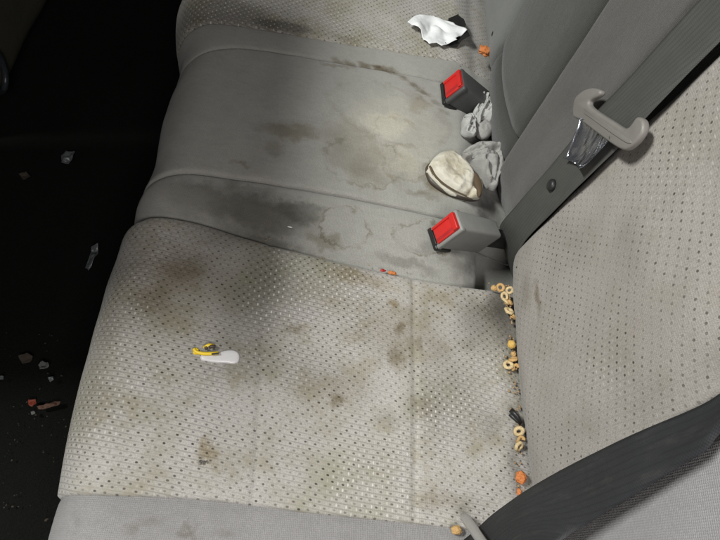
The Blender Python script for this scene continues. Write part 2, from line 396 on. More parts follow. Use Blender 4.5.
def cushion_panel(name, ya, yb, mat, parent, zc, nx=150, ny=90, re=.010, de=.009, stitch=(), lump=.0016, inset=.0005, lab=None, rea=None, dea=None, insb=None):
    P, UV = [], []
    ts = []
    for j in range(ny + 1):
        t = j / ny; t = t + .14 * math.sin(2 * math.pi * t) / (2 * math.pi) * -1   # denser towards the edges
        ts.append(t)
    nprof = len(profile(-.5, nx))
    P = [[None] * (ny + 7) for _ in range(nprof)]; UV = [[None] * (ny + 7) for _ in range(nprof)]
    ytyp = [(1 - t) * ya(-.25) + t * yb(-.25) for t in ts]
    for j, t in enumerate(ts):
        yf = (1 - t) * ya(-.5) + t * yb(-.5)
        pr = profile(XF(yf), nx)
        for i, (x, z, nx_, nz_, s) in enumerate(pr):
            xx = max(x, -.51); A = ya(xx) + inset; B = yb(xx) - (inset if insb is None else insb)
            y = A + (B - A) * t
            drop = 0
            for dist, r_, d_ in ((y - A, rea or re, dea or de), (B - y, re, de)):
                k = max(0, 1 - dist / r_)
                drop += d_ * (1 - math.sqrt(max(0, 1 - k * k)))
            h = zc(t, x) - drop + lump * nz((x * 9, y * 9, z * 9 + 3)) + .6 * lump * nz((x * 24, y * 24, z * 24))
            for cx, dep in stitch:
                e = (x - cx(y)) / .0035
                h -= dep * math.exp(-e * e)
            p = Vector((x + nx_ * h, y, z + nz_ * h))
            P[i][j + 3] = p; UV[i][j + 3] = (s, y)
            if j == 0:
                for k, dd in ((2, .008), (1, .02), (0, .04)): P[i][k] = p - Vector((nx_, 0, nz_)) * dd; UV[i][k] = (s, y)
            if j == ny:
                for k, dd in ((ny + 4, .008), (ny + 5, .02), (ny + 6, .04)): P[i][k] = p - Vector((nx_, 0, nz_)) * dd; UV[i][k] = (s, y)
    o = grid_obj(name, P, UV, mat, parent, True)
    if lab: o['label'] = lab
    return o

bench = thing('rear_seat_cushion', 'stained rear bench seat cushion with dotted beige inserts and a plain grey centre', 'seat cushion')
s1 = interp([(-.2, -.308), (.028, -.308), (.171, -.320), (.314, -.329), (.5, -.333)])
s2 = interp([(-.2, -.134), (0, -.134), (.286, -.136), (.5, -.136)])
cushion_panel('outer_bolster', YN, Y0, M_bol, bench, lambda t, x: -.003 + .006 * math.sin(math.pi * t) - .002 * sstep(.9, 1, t), nx=120, ny=40, re=.006, de=.001, insb=-.005, lump=.0015, lab='pale grey mesh fabric edge of the cushion')
cushion_panel('seat_insert', Y0, Y1, M_ins, bench, lambda t, x: .003 * math.sin(math.pi * t), nx=190, ny=120, re=.016, de=.007, stitch=((s1, .0018), (s2, .0022)), lump=.0022, lab='dotted beige insert smeared with brown stains', rea=.004, dea=.003)
cushion_panel('inner_bolster', Y1, Y2, M_grey, bench, lambda t, x: -.011 + .010 * sstep(0, .85, t) - .012 * sstep(-.085, -.04, x) - .045 * sstep(-.06, .01, x), nx=130, ny=44, re=.010, de=.004, rea=.004, dea=.001, inset=-.006, insb=.0005, lab='grey bolster with a dark spill and painted shade beside the dotted insert')
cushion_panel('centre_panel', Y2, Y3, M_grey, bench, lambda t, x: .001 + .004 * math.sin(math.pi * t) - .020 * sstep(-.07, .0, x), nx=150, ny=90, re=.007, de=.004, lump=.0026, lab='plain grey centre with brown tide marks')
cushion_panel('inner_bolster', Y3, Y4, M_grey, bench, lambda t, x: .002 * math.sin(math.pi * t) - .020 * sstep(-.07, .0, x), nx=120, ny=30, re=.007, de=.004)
cushion_panel('seat_insert', Y4, YF, M_ins, bench, lambda t, x: -.001 - .020 * sstep(-.06, .0, x), nx=150, ny=90, re=.012, de=.007, lump=.002)

# ------------------------------------------------------------------ backrests
def back_panel(name, ya, yb, z0, z1, mat, parent, bulge, nz_=110, ny=60, re=.010, de=.008, re_top=.010, tuck=True, lump=.0015, x0=0., lab=None, inset=.0008, ref=None, deep=.05, notch=None, rez0=None):
    rows = nz_ + 1; cols = ny + 1
    P = [[None] * (cols + 4) for _ in range(rows)]; UV = [[None] * (cols + 4) for _ in range(rows)]
    for i in range(rows):
        t0 = i / nz_; z = z0 + (z1 - z0) * t0
        A = ya(z) + inset; B = yb(z) - inset
        for j in range(cols):
            t = j / ny; t = t - .14 * math.sin(2 * math.pi * t) / (2 * math.pi)
            y = A + (B - A) * t
            x = x0 + LEAN * z
            if tuck: x += 5.5 * max(0, .045 - z) ** 2 * (1.0)
            drop = 0
            for dist, r_, d_ in ((y - A, re, de), (B - y, ref or re, (ref or re) * de / re), (z1 - z, re_top, de), (z - z0, rez0 or .0001, de if rez0 else 0)):
                k = max(0, 1 - dist / r_); drop += d_ * (1 - math.sqrt(max(0, 1 - k * k)))
            h = bulge(t, z) - drop + lump * nz((y * 9, z * 9, x * 9 + 11)) + .5 * lump * nz((y * 22, z * 22, 5))
            p = Vector((x - h, y, z))
            P[i][j + 2] = p; UV[i][j + 2] = (z, y)
            if j == 0:
                for k, dd in ((1, .012), (0, deep)): P[i][k] = p + Vector((dd, 0, 0)); UV[i][k] = (z, y)
            if j == ny:
                for k, dd in ((cols + 2, .012), (cols + 3, deep)): P[i][k] = p + Vector((dd, 0, 0)); UV[i][k] = (z, y)
    # close over the top and under the bottom edge
    for src, at_end in ((0, False), (rows - 1, True)):
        r = [p + Vector((deep, 0, .0)) for p in P[src]] if at_end else [p + Vector((.03, 0, -.004)) for p in P[src]]
        u = [(a, b) for a, b in UV[src]]
        if at_end: P.append(r); UV.append(u)
        else: P.insert(0, r); UV.insert(0, u); rows += 1
    o = grid_obj(name, P, UV, mat, parent, True)
    if lab: o['label'] = lab
    return o

nb = thing('rear_seatback', 'upright dotted beige backrest of the nearest rear seat with grey side bolster', 'seat backrest')
SEAM = smooth_interp([(-.06, -.05), (.0, -.03), (.115, .002), (.163, .013), (.217, .027), (.284, .044), (.55, .11)], .03)
YI = lambda z: SEAM(z) + .020 + .012 * sstep(0, .2, z) - .010 * sstep(.2, .34, z)
def yfar(z):
    r = .030; zz = z + .006
    c = .0
    if zz < r: c = r - math.sqrt(max(0, r * r - (r - max(0, zz)) ** 2))
    return .3505 - c - .015 * sstep(.15, .45, z)
back_panel('back_insert', YI, yfar, -.05, .58, M_bins, nb, lambda t, z: .006 * math.sin(math.pi * t), nz_=150, ny=90, re=.010, de=.006, ref=.014, lump=.003, lab='dotted beige insert with a brown streak')
back_panel('bolster_strip', SEAM, YI, -.05, .58, M_bolb2, nb, lambda t, z: .006 - .004 * t, nz_=100, ny=14, re=.004, de=.002)
back_panel('outer_bolster', lambda z: -.16, SEAM, -.05, .58, M_bolb, nb, lambda t, z: .008 + .010 * math.sin(math.pi * (1 - t) * .5), nz_=110, ny=44, re=.005, de=.003)
def tube(path, r, seg=8, closed=False):
    bm = bmesh.new(); rings = []
    n = len(path)
    for i, p in enumerate(path):
        a = path[(i - 1) % n] if closed or i else path[i]; b = path[(i + 1) % n] if closed or i < n - 1 else path[i]
        t = (b - a).normalized(); u = t.orthogonal().normalized() if not rings else (pu - t * pu.dot(t)).normalized()
        pu = u; w = t.cross(u)
        rr_ = r(i / (n - 1)) if callable(r) else r
        rings.append([bm.verts.new(p + (u * math.cos(k * 2 * math.pi / seg) + w * math.sin(k * 2 * math.pi / seg)) * rr_) for k in range(seg)])
    m = n if closed else n - 1
    for i in range(m):
        A, B = rings[i], rings[(i + 1) % n]
        for k in range(seg): bm.faces.new((A[k], A[(k + 1) % seg], B[(k + 1) % seg], B[k]))
    if not closed:
        bm.faces.new(rings[0]); bm.faces.new(rings[-1])
    return bm
obj('seam_piping', tube([Vector((LEAN * z - .0065, SEAM(z), z)) for z in [(.0 + i * .01) for i in range(56)]], .0016, 6), M_white_thread, nb)
def disc(c, n, r, h, seg=24, sx=1.0):
    """a low domed button"""
    bm = bmesh.new(); n = Vector(n).normalized(); u = n.orthogonal().normalized(); w = n.cross(u)
    prof = [(0.0, 1.0), (.45, .96), (.8, .75), (.96, .35), (1.0, 0.0), (1.0, -1.2)]
    top = bm.verts.new(Vector(c) + n * h); prev = None
    for (k, q) in prof[1:]:
        ring = [bm.verts.new(Vector(c) + n * h * q + (u * math.cos(a) * sx + w * math.sin(a)) * r * k) for a in [2 * math.pi * i / seg for i in range(seg)]]
        for i in range(seg):
            if prev is None: bm.faces.new((top, ring[i], ring[(i + 1) % seg]))
            else: bm.faces.new((prev[i], ring[i], ring[(i + 1) % seg], prev[(i + 1) % seg]))
        prev = ring
    bm.faces.new(prev)
    return bm
pp = onx((517.5, 262), .0)
obj('plug', disc((pp.x + .003, pp.y - .003, pp.z), (-.75, .62, 0), .0075, .0015), M_plug, nb)

cb = thing('centre_seatback', 'plain charcoal grey centre backrest behind the hanging seat belt', 'seat backrest')
CS = smooth_interp([(-.06, .478), (-.029, .483), (.041, .497), (.181, .507), (.299, .516), (.55, .53)], .03)
CF = smooth_interp([(-.06, .737), (0, .736), (.045, .728), (.066, .716), (.09, .722), (.147, .724), (.5, .73)], .012)
back_panel('belt_side_panel', lambda z: .392, CS, -.05, .58, M_cside, cb, lambda t, z: .004 + .010 * sstep(.45, 1, t), nz_=110, ny=40, re=.014, de=.02, ref=.012, lab='warm grey strip the belt hangs against')
back_panel('lower_pad', CS, CF, -.05, .064, M_cback, cb, lambda t, z: .006 + .010 * math.sin(math.pi * t), nz_=40, ny=50, re=.03, de=.014, re_top=.018)
back_panel('upper_pad', CS, CF, .0655, .58, M_cback, cb, lambda t, z: .012 + .012 * math.sin(math.pi * t), nz_=110, ny=50, re=.035, de=.024, rez0=.03, tuck=False)
sh = bmesh.new(); bmesh.ops.create_cube(sh, size=1.0, matrix=Matrix.Translation((.085, .53, .26)) @ Matrix.Diagonal((.05, .44, .66, 1)))
obj('gap_backing', sh, M_black, cb, False)  # black block added behind the belt gap to keep it dark
fb = thing('rear_seatback', 'ash grey backrest edge of the far rear seat beside the tissue', 'seat backrest')
back_panel('back_bolster', lambda z: CF(z) + .004, lambda z: 1.12, -.05, .58, M_fback, fb, lambda t, z: .006, nz_=90, ny=50, re=.03, de=.022)
pp = onx((495, 34), .0)
obj('plug', disc((pp.x - .004, pp.y, pp.z), (-1, .0, 0), .0052, .001, sx=1.0), M_plug, fb)

# ------------------------------------------------------------------ floor and far front seat
fl = bmesh.new()
n = 60; V = [[fl.verts.new((-1.6 + 1.7 * i / n, -.9 + 2.6 * j / n, -.365 + .006 * nz((i * .35, j * .35, 0)))) for j in range(n + 1)] for i in range(n + 1)]
for i in range(n):
    for j in range(n): fl.faces.new((V[i][j], V[i + 1][j], V[i + 1][j + 1], V[i][j + 1]))
o = obj('car_floor', fl, M_carpet); o['kind'] = 'structure'
o['label'] = 'black carpeted footwell strewn with scraps'

def front_seat(label, ya, yb, x0):
    fs = thing('front_seat', label, 'car seat')
    P, UV = [], []
    for i in range(53):
        a = i / 52; row, uvr = [], []
        if a < .10:
            q = a / .10 * math.pi / 2; x = x0 - .05 + .05 * math.sin(q); z = -.335 + .05 * (1 - math.cos(q))
        elif a < .85:
            t = (a - .10) / .75; z = -.285 + t * .985; x = x0 + .085 * t * t
        else:
            q = (a - .85) / .15 * math.pi; x = x0 + .085 - .05 * (1 - math.cos(q)); z = .70 + .04 * math.sin(q)
        for j in range(41):
            t = j / 40; y = ya + (yb - ya) * t
            k = max(0, 1 - min(t, 1 - t) * (yb - ya) / .05); dx = .05 * (1 - math.sqrt(max(0, 1 - k * k)))
            row.append(Vector((x - dx + .004 * nz((y * 8, z * 8, 1)), y, z))); uvr.append((z, y))
        row = [row[0] - Vector((.1, 0, 0))] + row + [row[-1] - Vector((.1, 0, 0))]
        uvr = [uvr[0]] + uvr + [uvr[-1]]
        P.append(row); UV.append(uvr)
    P.append([p + Vector((0, 0, -.7)) for p in P[-1]]); UV.append(UV[-1])
    grid_obj('seat_shell', P, UV, M_olive, fs)
    return fs
fs = front_seat('dark olive lower back of a front seat at the edge of the footwell', .66, 1.24, -.885)
front_seat('olive back of the nearer front seat, outside the picture', .15, .60, -.885)
def lever():
    c = onx((-11, 70), -.885)
    return tube([Vector((c.x + .012, c.y + .03 * math.cos(a), c.z + .045 * math.sin(a))) for a in [2 * math.pi * i / 40 for i in range(40)]], .006, 10, True)
obj('grab_loop', lever(), M_blackp, fs)

# ------------------------------------------------------------------ buckles
def box_frame(c, th, yaw):
    e = Vector((-math.cos(th), 0, math.sin(th))); w = Vector((math.sin(th), 0, math.cos(th))); y = Vector((0, 1, 0))
    Rz = Matrix.Rotation(yaw, 3, 'Z')
    return Vector(c), Rz @ e, Rz @ w, Rz @ y
def rounded_box(c, ax, dims, r=.003, taper=(1., 1.), seg=3):
    """a box with rounded edges; ax = three unit axes, dims = full sizes, taper of the -first end"""
    bm = bmesh.new(); bmesh.ops.create_cube(bm, size=1.0)
    for v in bm.verts:
        k = .5 - v.co.x
        v.co = Vector((v.co.x * dims[0], v.co.y * dims[1] * (1 + (taper[0] - 1) * k), v.co.z * dims[2] * (1 + (taper[1] - 1) * k)))
    bmesh.ops.bevel(bm, geom=bm.edges[:], offset=r, segments=seg, profile=.5, affect='EDGES')
    M = Matrix((ax[0], ax[1], ax[2])).transposed()
    for v in bm.verts: v.co = Vector(c) + M @ v.co
    return bm
def buckle(c, th, yaw, w, t, L, mat, label, rim):
    o = thing('seat_belt_buckle', label, 'buckle', 'seat belt buckles standing in the bench')
    c, e, wv, yv = box_frame(c, th, yaw)
    obj('housing', rounded_box(c - e * (L / 2), (e, wv, yv), (L, w, t), .0045, (.92, .9)), mat, o)
    obj('surround', rounded_box(c - e * .003 - wv * .0015, (e, wv, yv), (.009, w + .002, t + .002), .003), rim, o)
    obj('base_lip', rounded_box(c - e * .012 - wv * (w / 2 + .0005), (e, wv, yv), (.030, .007, t + .003), .002), M_black, o)
    # red release button: a pressed frame with a lower middle, slot beside it
    b = obj('release_button', rounded_box(c + e * .0022 + wv * .002, (e, wv, yv), (.005, w * .80, t * .80), .0018), M_red, o)
    obj('button_ridge', rounded_box(c + e * .0052 + wv * (w * .36), (e, wv, yv), (.004, w * .16, t * .78), .0012), M_red, b)
    obj('button_ridge', rounded_box(c + e * .0050 + wv * .002 + yv * (t * .33), (e, wv, yv), (.0035, w * .80, t * .12), .0011), M_red, b)
    obj('latch_slot', rounded_box(c + e * .0037 - wv * (w * .02) - yv * (t * .26), (e, wv, yv), (.0022, w * .66, t * .16), .0006), M_redd, b)
    obj('tongue_slot', rounded_box(c + e * .0018 - wv * (w * .44), (e, wv, yv), (.005, w * .09, t * .74), .0008), M_black, o)
    # stalk going down into the crease
    obj('stalk', rounded_box(c - e * (L + .03), (e, wv, yv), (.09, w * .55, t * .5), .003), M_black, o)
    return o
buckle((-.099, .362, .031), .40, .285, .053, .032, .085, M_buck, 'grey seat belt buckle with red button next to the dirty baby shoe', M_buck)
buckle((-.079, .639, .032), .479, .067, .043, .043, .075, M_buckd, 'charcoal seat belt buckle with red button beyond the crumpled cloth', M_buckd)

# ------------------------------------------------------------------ seat belts
def ribbon(name, left, right, mat, parent, thick=.0013, sub=10, wob=.0):
    """woven strap between two edge polylines, smoothed, with thickness and rounded selvedge"""
    def cr(pts, n):
        out = []
        for i in range(len(pts) - 1):
            p0 = pts[max(0, i - 1)]; p1 = pts[i]; p2 = pts[i + 1]; p3 = pts[min(len(pts) - 1, i + 2)]
            for k in range(n):
                t = k / n
                out.append(.5 * ((2 * p1) + (p2 - p0) * t + (2 * p0 - 5 * p1 + 4 * p2 - p3) * t * t + (3 * p1 - p0 - 3 * p2 + p3) * t ** 3))
        out.append(pts[-1]); return out
    Lp, Rp = cr(left, sub), cr(right, sub); m = 12
    P, UV = [], []; s = 0
    for i, (a, b) in enumerate(zip(Lp, Rp)):
        if i: s += ((a + b) / 2 - (Lp[i - 1] + Rp[i - 1]) / 2).length
        k = min(i, len(Lp) - 2); tv = ((Lp[k + 1] + Rp[k + 1]) - (Lp[k] + Rp[k])).normalized()
        n = tv.cross((b - a).normalized()).normalized()
        if n.x > 0: n = -n
        row, uvr = [], []
        for side in (1, -1):
            for j in range(m + 1):
                t = j / m if side > 0 else 1 - j / m
                ed = 1 - (abs(2 * t - 1)) ** 8 * .7
                p = a.lerp(b, t) + n * (side * thick / 2 * ed) + n * wob * nz((s * 14, t * 2, 4))
                row.append(p); uvr.append((s, t * (b - a).length))
        row.append(row[0]); uvr.append(uvr[0])
        P.append(row); UV.append(uvr)
    bm = grid_mesh(P, UV); bmesh.ops.remove_doubles(bm, verts=bm.verts, dist=1e-6)
    return obj(name, bm, mat, parent)
belt = thing('seat_belt', 'grey seat belt with latch tongue hanging down the centre backrest', 'seat belt')
EX = -.011
Ls = [Vector((.05, .420, -.07)), Vector((.012, .417, -.03))] + [onx(q, EX + d) for q, d in (((505, 219), .004), ((540, 178), 0), ((575, 137), -.001), ((597, 111), -.004), ((650, 54), -.002), ((700, 0), 0), ((790, -100), 0))]
Rs = [Vector((.05, .33, -.07)), Vector((.03, .334, -.03))] + [onx(q, EX + d) for q, d in (((522, 246), .012), ((570, 195), .002), ((614, 152), -.001), ((634, 131), -.004), ((680, 82), -.002), ((721, 41), 0), ((815, -58), 0))]
ribbon('webbing', Ls, Rs, M_web, belt, wob=.0015)
pb = onx((551, 185), EX - .002)
obj('stop_button', disc((pb.x, pb.y, pb.z), (-1, 0, 0), .0075, .0035), M_black, belt)
# latch tongue: a grey moulded bar with turned up ends the strap threads through, steel plate below
TX = -.0205
def tx(px, d=0.0): return onx(px, TX + d)
def bar_mesh(path, wd, th):
    """flat bar following a path lying against the backrest, rounded section"""
    bm = bmesh.new(); rings = []; seg = 14
    for i, p in enumerate(path):
        a = path[max(0, i - 1)]; b = path[min(len(path) - 1, i + 1)]
        t = (b - a).normalized(); nrm = Vector((-1, 0, 0)); s_ = t.cross(nrm).normalized()
        e_ = min(i, len(path) - 1 - i) / 5.0; f = 1.0 if e_ >= 1 else max(.12, math.sqrt(1 - (1 - e_) ** 2))
        ring = []
        for k in range(seg):
            q = 2 * math.pi * k / seg; c_, d_ = math.cos(q), math.sin(q)
            ring.append(bm.verts.new(p + s_ * (math.copysign(abs(c_) ** .6, c_) * wd / 2 * f) + nrm * (math.copysign(abs(d_) ** .6, d_) * th / 2 * f)))
        rings.append(ring)
    for A, B in zip(rings, rings[1:]):
        for k in range(seg): bm.faces.new((A[k], A[(k + 1) % seg], B[(k + 1) % seg], B[k]))
    bm.faces.new(rings[0]); bm.faces.new(rings[-1])
    return bm
def smooth_path(pts, n=6):
    out = []
    for i in range(len(pts) - 1):
        p0 = pts[max(0, i - 1)]; p1 = pts[i]; p2 = pts[i + 1]; p3 = pts[min(len(pts) - 1, i + 2)]
        for k in range(n):
            t = k / n
            out.append(.5 * ((2 * p1) + (p2 - p0) * t + (2 * p0 - 5 * p1 + 4 * p2 - p3) * t * t + (3 * p1 - p0 - 3 * p2 + p3) * t ** 3))
    out.append(pts[-1]); return out
def plate(outline, x, thick, bev):
    # flat moulded part lying against the backrest: outline in its plane, rounded edges
    bm = bmesh.new()
    pts = smooth_path([onx(p, x) for p in outline] + [onx(outline[0], x)], 3)[:-1]
    f = bm.faces.new([bm.verts.new(p) for p in pts])
    if f.normal.x > 0 or True: bmesh.ops.recalc_face_normals(bm, faces=[f])
    e = bmesh.ops.extrude_face_region(bm, geom=[f], use_keep_orig=True)
    for v in e['geom']:
        if isinstance(v, bmesh.types.BMVert): v.co.x -= thick
    bmesh.ops.recalc_face_normals(bm, faces=bm.faces)
    ed = [g for g in bm.edges if len(g.link_faces) == 2 and any(len(q.verts) > 5 for q in g.link_faces)]
    bmesh.ops.bevel(bm, geom=ed, offset=bev, segments=3, profile=.5, affect='EDGES')
    return bm
tq = crop([(148, 165), (155, 118), (185, 86), (222, 74), (256, 84), (246, 106), (216, 122), (213, 140), (245, 166), (300, 200), (345, 228), (368, 226), (384, 208), (402, 186), (424, 200), (424, 238), (398, 280), (362, 310), (335, 310), (292, 284), (240, 246), (178, 200), (152, 186)], 3.857, 540, 70)
tg = obj('latch_tongue', plate(tq, TX + .003, .0080, .0026), M_tongue, belt, True)
obj('moulded_edge', plate(crop([(176, 150), (190, 158), (300, 236), (352, 272), (344, 284), (296, 256), (190, 180), (174, 166)], 3.857, 540, 70), TX - .0047, .0012, .0004), M_tongue, tg)
pl = [tx((586, 119), .000), tx((616, 138), .000), tx((588, 171), .006), tx((569, 159), .006)]
bm = bmesh.new(); G = []
for i in range(25):
    r = []
    for j in range(17):
        a, b = i / 24, j / 16
        p = pl[0].lerp(pl[3], a).lerp(pl[1].lerp(pl[2], a), b)
        p.x += -.004 * nz((p.y * 55, p.z * 30, 2)) - .005 * (abs(2 * b - 1) ** 5) - .003 * abs(2 * a - 1) ** 8
        r.append(bm.verts.new(p))
    G.append(r)
for i in range(24):
    for j in range(16): bm.faces.new((G[i][j], G[i + 1][j], G[i + 1][j + 1], G[i][j + 1]))
bmesh.ops.solidify(bm, geom=bm.faces[:], thickness=.002)
obj('latch_plate', bm, M_film, tg)

belt2 = thing('seat_belt', 'black seat belt lying across the nearest backrest bolster in the corner', 'seat belt')
L2 = [Vector((-.105, -.085, -.035)), onx((440, 566), -.095), onx((476, 529), -.075), onx((500, 508), -.058), onx((560, 470), -.038), onx((640, 432), -.030), onx((700, 404), -.027), onx((780, 364), -.025), Vector((-.012, .085, .66))]
R2 = [Vector((-.055, -.105, -.05)), onx((520, 610), -.095), onx((530, 572), -.075), onx((545, 553), -.062), onx((578, 530), -.042), onx((640, 491), -.033), onx((700, 455), -.028), onx((780, 405), -.026), Vector((-.013, .045, .66))]
ribbon('webbing', L2, R2, M_web2, belt2, wob=.003)
a0 = onx((464, 516), -.082); a1 = onx((476, 533), -.088); a2 = onx((492, 556), -.092)
obj('anchor_bar', tube(smooth_path([a0, a1, a2]), lambda t: .0052 * (1 - .25 * max(0, 1 - t * 8)), 12), M_steel, belt2)

# ------------------------------------------------------------------ soft and crumpled things
def dome(outline, z0, height, seed, ridge=.5, freq=38, rings=26, sub=10, power=2.2, flat=0.0, tilt=Vector((0, 0, 0)), warp=.004, creases=()):
    """a rounded lump over an outline (world points), closed below, with creases"""
    pts = smooth_path(list(outline) + [outline[0]], sub)[:-1]
    c = sum(pts, Vector()) / len(pts); c.z = z0
    bm = bmesh.new(); prev = None
    def place(p, k, side):
        hh = (1 - k ** power) ** (1 / power) if k < 1 else 0
        z = z0 + (height * hh if side > 0 else -height * .45 * hh)
        q = Vector((p.x, p.y, z))
        s = Vector((seed * 3.1, seed, 0))
        r1 = 1 - abs(noise.noise(q * freq + s)) * 2
        r2 = 1 - abs(noise.noise(q * freq * 2.3 + s)) * 2
        d = ridge * height * (.5 * r1 + .22 * r2)
        q += Vector((noise.noise(q * freq * .7 + s) * warp * 1.5, noise.noise(q * freq * .7 + s + Vector((9, 9, 9))) * warp * 1.5, d * (hh if side > 0 else 0) ** .5)) 
        if side > 0:
            for line, dep, wd in creases:
                dm = 1e9
                for A, B in zip(line, line[1:]):
                    ab = (B - A).to_2d(); t = max(0, min(1, (q.to_2d() - A.to_2d()).dot(ab) / max(1e-12, ab.length_squared)))
                    dm = min(dm, (q.to_2d() - A.to_2d() - ab * t).length)
                q.z -= dep * math.exp(-(dm / wd) ** 2)
        return q + tilt * (hh if side > 0 else 0)
    levels = [(i / rings, 1) for i in range(1, rings + 1)] + [(1 - i / 6, -1) for i in range(1, 6)]
    top = bm.verts.new(place(c, 0, 1))
    for k, side in levels:
        ring = [bm.verts.new(place(c.lerp(p, k), k, side)) for p in pts]
        m = len(ring)
        for i in range(m):
            if prev is None: bm.faces.new((top, ring[i], ring[(i + 1) % m]))
            else: bm.faces.new((prev[i], ring[i], ring[(i + 1) % m], prev[(i + 1) % m]))
        prev = ring
    bm.faces.new(prev)
    return bm

shoe = thing('baby_shoe', 'dirty cream suede baby shoe lying beside the nearer buckle', 'shoe')
def cz(pts, z=.016): return [onz(p, z) for p in crop(pts, 3.86, 420, 130)]
ol = [(30, 160), (42, 122), (72, 98), (118, 92), (158, 112), (200, 150), (236, 205), (236, 262), (195, 268), (140, 256), (88, 228), (50, 194)]
obj('upper', dome(cz(ol, .011), .008, .0165, 3, .42, 34, 44, 10, 3.0, warp=.003,
    creases=((cz([(36, 140), (54, 172), (88, 206), (135, 236), (185, 258)]), .0075, .0030), (cz([(205, 150), (212, 185), (205, 225), (190, 250)]), .006, .004), (cz([(110, 150), (150, 185), (180, 225)]), .0022, .006), (cz([(70, 150), (110, 190), (160, 230)]), .0015, .004))), M_suede, shoe)
ol2 = [(16, 172), (20, 142), (60, 112), (110, 108), (160, 150), (205, 200), (232, 240), (230, 268), (196, 279), (130, 265), (70, 234), (32, 204)]
obj('sole', dome(cz(ol2, .004), .005, .007, 5, .05, 20, 16, 8, 5.0, warp=.001), M_dark, shoe)
obj('welt', tube(smooth_path(cz([(38, 140), (55, 172), (88, 205), (135, 235), (180, 256)], .0195)), lambda t: .0018 * (1 - .4 * t), 8), M_welt, shoe)
obj('opening_shade', dome(cz([(208, 158), (224, 172), (238, 205), (240, 240), (228, 258), (216, 232), (206, 195)], .022), .020, .006, 8, .1, 30, 12, 6, 2.5, warp=.001), M_welt, shoe)  # dark brown lump standing in for the shaded inside of the shoe

sock = dome(cz([(160, 95), (200, 70), (262, 62), (300, 75), (310, 150), (285, 235), (250, 215), (238, 170), (210, 150), (190, 130), (165, 120)]), .014, .022, 8, .55, 46, 44, 10, 2.8, warp=.005,
    creases=((cz([(165, 108), (200, 98), (245, 104), (290, 98)]), .008, .0035), (cz([(190, 125), (225, 118), (275, 128)]), .006, .003), (cz([(240, 140), (262, 170), (268, 215)]), .009, .004), (cz([(285, 120), (290, 170), (280, 210)]), .006, .003), (cz([(200, 80), (215, 92), (235, 85)]), .005, .003)))
tag(obj('crumpled_sock', sock, M_sock), 'crumpled grey sock pushed out of the baby shoe against the backrest', 'sock')
cl = thing('crumpled_cloth', 'knotted pale grey cloth wedged between the two buckles', 'cloth')
def cy(pts, z=.016): return [onz(p, z) for p in crop(pts, 5.4, 420, 60)]
k1 = [(228, 345), (240, 312), (275, 300), (298, 330), (300, 385), (280, 418), (245, 412), (226, 380)]
obj('knot', dome(cy(k1), .012, .016, 12, .5, 90, 44, 12, 2.8, warp=.004,
    creases=((cy([(240, 330), (262, 345), (268, 375), (255, 400)]), .007, .0022), (cy([(268, 310), (272, 345), (285, 390)]), .006, .0020), (cy([(235, 370), (255, 372), (270, 360)]), .006, .0020), (cy([(285, 330), (270, 350)]), .005, .0018))), M_cloth, cl)
k2 = [(280, 285), (320, 245), (335, 205), (350, 190), (372, 190), (380, 260), (385, 330), (350, 320), (320, 340), (300, 330)]
obj('tail', dome(cy(k2), .012, .017, 15, .6, 60, 44, 10, 2.6, warp=.005,
    creases=((cy([(345, 200), (335, 250), (305, 300), (295, 330)]), .008, .0024), (cy([(365, 210), (358, 260), (335, 300), (330, 330)]), .008, .0024), (cy([(320, 250), (300, 285)]), .005, .002), (cy([(300, 300), (330, 310), (360, 300)]), .005, .002))), M_cloth, cl)
k3 = [(300, 350), (340, 320), (385, 330), (390, 400), (340, 425), (305, 410)]
obj('hem', dome(cy(k3, .008), .006, .010, 18, .5, 60, 20, 6, 2.4, warp=.004), M_sock, cl)

def sheet(outline, z0, lift, seed, freq=26, thick=.0006, rings=22, sub=3, sharp=1.0):
    pts = []
    for i, p in enumerate(outline):
        q = outline[(i + 1) % len(outline)]
        for k in range(sub): pts.append(p.lerp(q, k / sub))
    c = sum(pts, Vector()) / len(pts); s = Vector((seed * 1.7, seed * .6, seed))
    bm = bmesh.new(); prev = None
    def place(p):
        q = Vector((p.x, p.y, 0))
        r = abs(noise.noise(q * freq + s)) * 2 + .5 * abs(noise.noise(q * freq * 2.1 + s)) * 2
        return Vector((p.x, p.y, z0 + lift * r))
    top = bm.verts.new(place(c))
    for i in range(1, rings + 1):
        ring = [bm.verts.new(place(c.lerp(p, i / rings))) for p in pts]; m = len(ring)
        for j in range(m):
            if prev is None: bm.faces.new((top, ring[j], ring[(j + 1) % m]))
            else: bm.faces.new((prev[j], ring[j], ring[(j + 1) % m], prev[(j + 1) % m]))
        prev = ring
    e = bmesh.ops.extrude_face_region(bm, geom=bm.faces[:], use_keep_orig=True)
    for v in e['geom']:
        if isinstance(v, bmesh.types.BMVert): v.co.z += thick
    return bm
ts_ = crop([(100, 145), (160, 90), (200, 95), (265, 85), (300, 105), (380, 135), (430, 155), (460, 185), (430, 205), (390, 235), (400, 245), (350, 258), (310, 272), (280, 255), (235, 262), (205, 225), (180, 190), (125, 165)], 6, 390, 0)
tag(obj('tissue', sheet([onz(p, .010) for p in ts_], .004, .009, 4, 17), M_tissue), 'crumpled white tissue on the far dotted seat', 'tissue')
bs = crop([(350, 115), (385, 98), (408, 86), (412, 98), (440, 118), (455, 150), (445, 175), (475, 222), (430, 245), (400, 285), (340, 278), (310, 240), (330, 180)], 6, 390, 0)
tag(obj('black_wrapper', sheet([onz(p, .003) for p in bs], .0018, .004, 9), M_black), 'black wrapper scrap tucked under the white tissue', 'wrapper')

